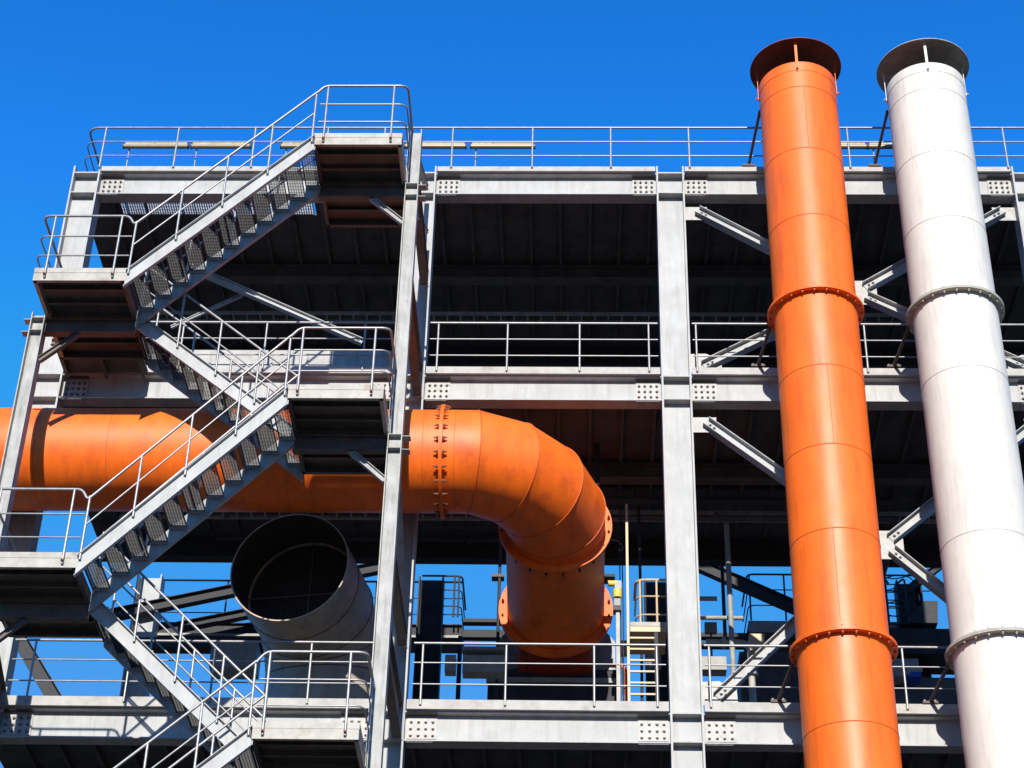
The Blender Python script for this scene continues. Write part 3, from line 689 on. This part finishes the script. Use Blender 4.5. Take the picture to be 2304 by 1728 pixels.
guard('dark rear corner railing left of the orange duct outlet', [(at(944, 1404, KY - .4).x, KY - .4, zd), (at(1036, 1404, KY - .4).x, KY - .4, zd), (at(1036, 1404, KY - .4).x, KY + 1.2, zd)], [(x, KY - .4, zd) for x in px], 'rear railings', M_FAR, h=hh - .06, mids=(hh * .62, hh * .25))
pthing('rear_beam', 'thin dark rear beam between corner railing and orange duct', 'beam', 1042, 1150, 1392, 1399, KY, .2, M_FAR)
pthing('rear_beam', 'thicker dark rear beam between corner railing and casing', 'beam', 1040, 1150, 1417, 1433, KY, .2, M_FAR)
pthing('air_trunk', 'pale horizontal rear trunk left of the fan casing', 'duct', 1040, 1136, 1474, 1511, 34.2, .3, M_FARP)
pthing('cable_tray', 'narrow pale cable tray above the rear trunk, left of the casing', 'tray', 1040, 1136, 1455, 1461, 34.15, .3, M_FARP)
pthing('junction_box', 'small speckled concrete coloured box behind the lower railing', 'box', 1000, 1026, 1473, 1508, 34.0, .25, M_FARP)
pthing('rear_post', 'dark rear post beneath the corner railing', 'post', 1022, 1040, 1430, 1640, KY - .5, .2, M_FAR)
b = at(1114, 1640, 34.6); a = at(1114, 1210, 34.6)
t = thing('vertical_conduit', 'thin grey vertical conduit left of the orange duct outlet', 'pipe', (b.x, 34.6, b.z), 'thin vertical pipes')
MB().tube([(b.x, 34.6, b.z), (b.x, 34.6, a.z)], .032).build('pipe', M_FAR, t)
pbox(1106, 1134, 1291, 1297, 34.55, .2).build('bracket', M_BROWN, t)
# pale duct panel behind the middle floor railing
t = pthing('air_trunk', 'long pale rectangular trunk behind the railing, left of the right stair post', 'duct', 405, 884, 789, 826, 31.5, .5, M_TOE, pname='shell')
for u in (470, 610, 690, 800):
    a = at(u, 826, 31.49); MB().box(a.x - .02, a.x + .02, 31.475, 31.498, a.z, a.z + .36).build('joint_strip', M_POST, t)
pthing('rear_duct', 'curved pale casing low behind the lower rear stair flight', 'duct', 470, 580, 1443, 1500, 38.2, .6, M_FARP, pname='shell')
pthing('rear_beam', 'dark rear girder behind the lower stair, beside the grey duct', 'beam', 300, 600, 1436, 1456, 38.6, .3, M_FAR)

# ladder with platform guard
LY = 33.6
t = thing('cream_ladder', 'tall cream ladder just left of the central column', 'ladder', at(1416, 1640, LY), None)
a = at(1410, 1140, LY); zb_ = at(1410, 1640, LY).z; xl = at(1413, 1400, LY).x; xr = at(1478, 1520, LY).x
MB().obox((xl, LY, zb_), (xl, LY, at(1410, 1135, LY).z), .048, .045, up=(0, 1, 0)).build('stile', M_CREAM, t)
MB().obox((xr, LY, zb_), (xr, LY, at(1478, 1424, LY).z), .07, .05, up=(0, 1, 0)).build('stile', M_FAR, t)
z = zb_
while z < at(1410, 1430, LY).z: MB().obox((xl + .03, LY, z), (xr - .03, LY, z), .03, .035).build('rung', M_CREAM, t); z += .235
t = thing('ladder_platform', 'small cream platform with hooped guard at the head of the ladder', 'platform', at(1450, 1418, LY))
x2 = at(1500, 1400, LY).x; x1_ = at(1418, 1400, LY).x; zp = at(1440, 1418, LY).z
MB().box(x1_, x2, LY + .05, LY + 1.0, zp, zp + .11).build('kick_plate', M_CREAM, t)
MB().box(x1_, x2, LY + .04, LY + 1.0, zp + .115, zp + .2).build('edge_plate', M_TOE, t)
h1 = at(1440, 1299, LY).z - zp - .2
for hz, r_ in ((h1, .03), (h1 * .62, .018), (h1 * .2, .018)):
    MB().tube(fillet([(x1_ + .12, LY + .9, zp + .2 + hz), (x1_ + .12, LY + .1, zp + .2 + hz), (x2, LY + .1, zp + .2 + hz)], .2), r_, 8).build('hoop', M_CREAM, t)
for xx in (x1_ + .20, x1_ + .52, x1_ + .84): MB().tube([(xx, LY + .1, zp + .2), (xx, LY + .1, zp + .2 + h1)], .022, 8).build('upright', M_CREAM, t)
# actuator and standpipe beside the duct outlet
AY = 33.4
t = thing('valve_actuator', 'yellow and grey valve actuator right of the orange duct outlet', 'valve', at(1388, 1340, AY))
a = at(1382, 1313, AY); MB().tube([(a.x - .12, AY, a.z), (a.x + .05, AY, a.z)], .06, 16).build('handwheel_cap', M_YEL, t)
pbox(1383, 1398, 1306, 1324, AY - .05, .2).build('gear_box', M_HOUS, t)
a = at(1389, 1335, AY); MB().tube([(a.x, AY, a.z - .1), (a.x, AY, a.z + .07)], .085, 16).build('yoke', M_YEL, t)
pbox(1382, 1396, 1343, 1362, AY - .03, .18).build('stem_cover', M_FARP, t); pbox(1380, 1398, 1363, 1372, AY - .04, .2).build('collar', M_DARK, t)
a = at(1390, 1372, AY); c_ = at(1394, 1640, AY)
MB().obox((a.x, AY + .05, c_.z), (a.x, AY + .05, a.z),   .07, .07, up=(0, 1, 0)).build('standpipe', M_WHDIRT, t)
pbox(1356, 1384, 1291, 1297, AY, .3).build('bracket', M_FAR, t)
for u, r_ in ((1397, .012), (1403, .012), (1445, .03)):
    a = at(u, 1640, AY + 1.5); b_ = at(u, 1180, AY + 1.5)
    tt = thing('hanging_cable', {1397: 'thin dark cable left of the cream ladder', 1403: 'second thin cable beside the cream ladder', 1445: 'thick dark cable behind the ladder guard'}[u], 'cable', (a.x, AY + 1.5, a.z), 'vertical cables')
    MB().tube([(a.x, AY + 1.5, a.z), (a.x + .02, AY + 1.5, (a.z + b_.z) / 2), (a.x, AY + 1.5, 23)], r_, 8).build('cable_run', M_FAR, tt)
MB_c = MB().tube(fillet([at(1376, 1215, 35), at(1392, 1216, 35), at(1403, 1234, 35)], .1), .012, 6)
tag(MB_c.build('loose_cable', M_RAIL, None), 'short pale cable end curling right of the duct elbow', 'cable')

# service pipes in the dark middle storey
for (u0, v0, u1, v1, Y, r_, l) in ((1365, 1126, 2010, 1132, 34.5, .085, 'thick dark horizontal pipe behind the central column'), (1300, 1096, 1800, 1098, 35, .04, 'thin dark horizontal pipe above the thick one'),
                                  (1380, 1202, 1475, 1202, 36, .025, 'thin horizontal pipe low behind the ladder'), (960, 1186, 1120, 1196, 34.6, .025, 'thin horizontal pipe under the elbow, left'),
                                  (1575, 1390, 1672, 1390, 35.5, .045, 'pale horizontal rail right of the central column')):
    a = at(u0, v0, Y); b_ = at(u1, v0, Y)
    tag(MB().tube([a, (b_.x, Y, a.z)], r_, 12).build('service_pipe', M_FAR if v0 != 1390 else M_FARP, None), l, 'pipe', 'service pipes')
for (u0, v0, u1, v1, Y, r_, m, l) in ((1340, 975, 1344, 1120, 33.5, .055, M_FAR, 'dark drop pipe hanging behind the elbow'), (1428, 1000, 1430, 1130, 35, .02, M_FAR, 'thin drop pipe above the ladder'),
                                   (1630, 1150, 1656, 1640, 35.2, .055, M_FARP, 'pale standpipe between central column and orange stack'), (1624, 1250, 1632, 1440, 37.5, .04, M_FAR, 'dark thin standpipe beside the pale one')):
    a = at(u0, v0, Y); b_ = at(u1, v1, Y)
    t = thing('drop_pipe', l, 'pipe', (b_.x, Y, b_.z), 'vertical service pipes')
    MB().tube([(b_.x, Y, b_.z), (b_.x, Y, a.z)], r_, 12).build('pipe', m, t)
    MB().tube([(b_.x, Y, a.z - .12), (b_.x, Y, a.z - .02)], r_ * 1.7, 12).build('coupling', m, t)

# right rear platform
zq = at(1740, 1397, KY).z; xa = at(1684, 1400, KY).x; xb = at(2100, 1400, KY).x
t = thing('rear_walkway', 'rear platform with dark girder, right of the central column', 'walkway', (xa, KY, zq), 'rear walkways')
MB().box(xa, xb, KY, KY + .03, at(1700, 1422, KY).z, zq).build('fascia', M_FARP, t)
MB().box(xa, xb, KY + .04, KY + 1.6, zq - .06, zq - .01).build('deck_plate', M_DARK, t)
hh = at(1740, 1294, KY).z - zq
px = xs([1690, 1769, 1880, 2000, 2074], 1397, KY)
guard('dark rear railing on the right platform, crossing behind the orange stack', [(xa + .02, KY + 1.5, zq), (xa + .02, KY - .03, zq), (xb, KY - .03, zq)], [(x, KY - .03, zq) for x in px], 'rear railings', M_FAR, h=hh, mids=(hh * .66, hh * .32))
pthing('cream_cabinet', 'cream cabinet under the right rear platform', 'cabinet', 1688, 1720, 1426, 1462, 35.0, .5, M_CREAM, pname='door_panel')
pthing('air_trunk', 'grey rear trunk right of the central column, low', 'duct', 1578, 1634, 1477, 1506, 35.4, .3, M_FARP)
pthing('rear_beam', 'dark blue rear beam right of the central column', 'beam', 1576, 1690, 1424, 1432, KY, .2, M_FAR)
pthing('rear_beam', 'low rear beam right of the central column', 'beam', 1576, 1680, 1444, 1452, KY, .2, M_FAR)
pthing('machine_block', 'dark machine body behind the lower right brace', 'machine', 1672, 1900, 1468, 1640, 38.9, 1.5, M_DARK)
pthing('machine_block', 'dark machine body behind the railing between the stacks', 'machine', 1990, 2160, 1415, 1470, 38.9, 1.0, M_FAR)
pthing('machine_block', 'low dark machine between stacks at the bottom', 'machine', 1990, 2160, 1525, 1640, 38.7, 1.0, M_DARK)
pthing('grey_cabinet', 'pale grey cabinet seen low between the stacks', 'cabinet', 2016, 2066, 1482, 1500, 38.4, .4, M_FARP, pname='door_panel')
pthing('blue_crate', 'small bright blue crate seen low between the stacks', 'crate', 2040, 2072, 1509, 1522, 38.2, .4, M_BLUE)
pthing('pale_crate', 'small pale crate left of the blue one between the stacks', 'crate', 2012, 2034, 1505, 1522, 38.2, .4, M_FARP)
t = thing('caged_ladder', 'dark caged ladder top against the sky between the stacks', 'ladder', at(2012, 1400, 39.2), None)
c_ = at(2012, 1300, 39.2); zb_ = at(2012, 1404, 39.2).z
for s_ in (-.22, .22): MB().tube(fillet([(c_.x + s_, 39.2, zb_), (c_.x + s_, 39.2, c_.z), (c_.x + s_ * .4, 39.5, c_.z)], .12), .024, 8).build('stile', M_FAR, t)
for k in range(6): MB().tube([(c_.x - .22, 39.2, zb_ + .2 * k), (c_.x + .22, 39.2, zb_ + .2 * k)], .014, 6).build('rung', M_FAR, t)
for k in range(4):
    z = zb_ + .25 + .32 * k; MB().tube([(c_.x + .36 * math.cos(a), 38.95 + .36 * math.sin(a), z) for a in [2 * PI * j / 16 for j in range(17)]], .014, 6).build('cage_hoop', M_FAR, t)
# sloping conveyor cover between the stacks
a, b_, c2, d2 = at(2026, 1402, 39.3), at(2080, 1352, 39.3), at(2110, 1352, 39.3), at(2110, 1402, 39.3)
vs = [a, b_, c2, d2] + [p + V((0, .8, 0)) for p in (a, b_, c2, d2)]
tag(MB().add(vs, [(0, 1, 2, 3), (7, 6, 5, 4), (0, 4, 5, 1), (1, 5, 6, 2), (2, 6, 7, 3), (3, 7, 4, 0)]).build('sloped_cover', M_FAR, None), 'dark cover with sloping edge left of the white stack', 'machine')
# more plant between the facade and the rear frame
def pipe_run(label, pts, r, m, group='rear process pipes', fl=(), name='process_pipe', fil=.25):
    t = thing(name, label, 'pipe', pts[0], group)
    P_ = fillet(pts, fil) if len(pts) > 2 else pts
    MB().tube(P_, r, 12).build('pipe_run', m, t)
    for i, f_ in fl:
        a_, b_ = V(pts[i]), V(pts[i + 1]); c_ = a_.lerp(b_, f_); d_ = (b_ - a_).normalized()
        MB().tube([c_ - d_ * .035, c_ + d_ * .035], r * 1.9, 14).build('pipe_flange', m, t)
    return t
Q = lambda u, v, Y: tuple(at(u, v, Y))
def lv(u, v, Y, z=None, x=None):
    p = at(u, v, Y); return V((p.x if x is None else x, Y, p.z if z is None else z))
p = at(1000, 1214, 36); pipe_run('dark horizontal pipe under the middle deck, left of the duct elbow', [(-7.6, 36, p.z), (-.9, 36, p.z)], .05, M_FAR, fl=((0, .3), (0, .8)))
p = at(1520, 1165, 35); pipe_run('dark pipe under the middle deck, behind the central column', [(.9, 35, p.z), (6.6, 35, p.z), (6.6, 38, p.z)], .06, M_DARK, fl=((0, .35), (0, .7)))
p = at(1700, 1500, 36.5); pipe_run('pale elbowed pipe behind the lower right brace', [(2.7, 36.5, p.z + .55), (3.6, 36.5, p.z + .55), (3.6, 36.5, p.z - .9)], .07, M_WHDIRT, fl=((0, .4), (1, .5)))
p = at(1560, 1500, 37); pipe_run('grey riser pipe right beside the central column', [(2.35, 37, p.z - 1), (2.35, 37, p.z + 1.6), (3.0, 37, p.z + 1.6)], .05, M_WHDIRT, fl=((0, .4), (0, .7)))
p = at(1960, 1520, 36.2); pipe_run('pale valve pipe low between the stacks', [(6.05, 36.2, p.z - .8), (6.05, 36.2, p.z + .15), (7.0, 36.2, p.z + .15)], .055, M_WHDIRT, fl=((0, .5), (1, .3), (1, .7)))
p = at(1960, 1460, 37.2); pipe_run('brown pipe crossing between the stacks', [(5.6, 37.2, p.z), (7.6, 37.2, p.z + .12)], .045, M_BROWN, fl=((0, .5),))
p = at(1340, 1530, 35.0); pipe_run('thin orange drain pipe beside the fan casing', [(1.0, 35.0, p.z - .8), (1.0, 35.0, p.z + .3), (.72, 35.0, p.z + .3)], .03, M_ORANGE2, fl=((0, .6),))
for u, v, Y, w_, h_, m_, l in ((1470, 1500, 37.5, .34, .42, M_HOUS, 'grey instrument box behind the lower ladder rungs'), (1402, 1470, 36.6, .22, .3, M_FARP, 'small pale instrument box left of the ladder'),
                             (1600, 1420, 38.0, .26, .22, M_FARP, 'small pale box on the rear rail right of the central column'), (1985, 1430, 37.8, .3, .24, M_HOUS, 'grey instrument box high between the stacks')):
    a = at(u, v, Y); t = thing('instrument_box', l, 'box', (a.x, Y, a.z), 'instrument boxes on the rear plant')
    MB().box(a.x - w_ / 2, a.x + w_ / 2, Y, Y + .16, a.z, a.z + h_).build('case', m_, t)
    MB().box(a.x - w_ / 2 + .03, a.x + w_ / 2 - .03, Y - .012, Y - .001, a.z + .03, a.z + h_ - .03).build('cover', m_, t)
    MB().tube([(a.x, Y + .08, a.z - .9), (a.x, Y + .08, a.z - .001)], .02, 8).build('stand', M_FAR, t)
# cable trays under the decks
for ln, z_, m_ in (('roof', 28.2, M_POST), ('middle floor', 23.05, M_POST)):
    t = thing('cable_tray', 'ladder type cable tray in shade under the %s deck' % ln, 'cable tray', (0, 35.4, z_), 'cable trays under the decks')
    for y_ in (35.25, 35.55): MB().box(-9.6, 9.0, y_ - .01, y_ + .01, z_ - .04, z_ + .05).build('side_rail', m_, t)
    b = MB(); xx = -9.5
    while xx < 9: b.box(xx, xx + .03, 35.26, 35.54, z_ - .035, z_ - .02); xx += .3
    b.build('rungs', m_, t)
# drums on the middle floor seen over the toe board
for u, m, l in ((1948, M_BLUE, 'small blue drum behind the middle floor toe board, right of orange stack'), (1300, M_BLUE, 'small blue item behind the middle floor toe board, left bay'), (2002, M_RED, 'red oxide motor between the stacks on the middle floor')):
    a = at(u, 815, 31.9); t = thing('floor_drum', l, 'drum', (a.x, 31.9, 23.63), 'drums on the middle floor')
    hgt = .32 if u > 1400 else .2
    MB().lathe((a.x, 31.9, 23.63), (0, 0, 1), [(0, .2), (hgt * .45, .2), (hgt * .5, .215), (hgt * .55, .2), (hgt, .2), (hgt, .001)], 24).build('drum_body', m, t)

for o in list(bpy.data.objects):
    if '_w' in o.keys(): del o['_w']
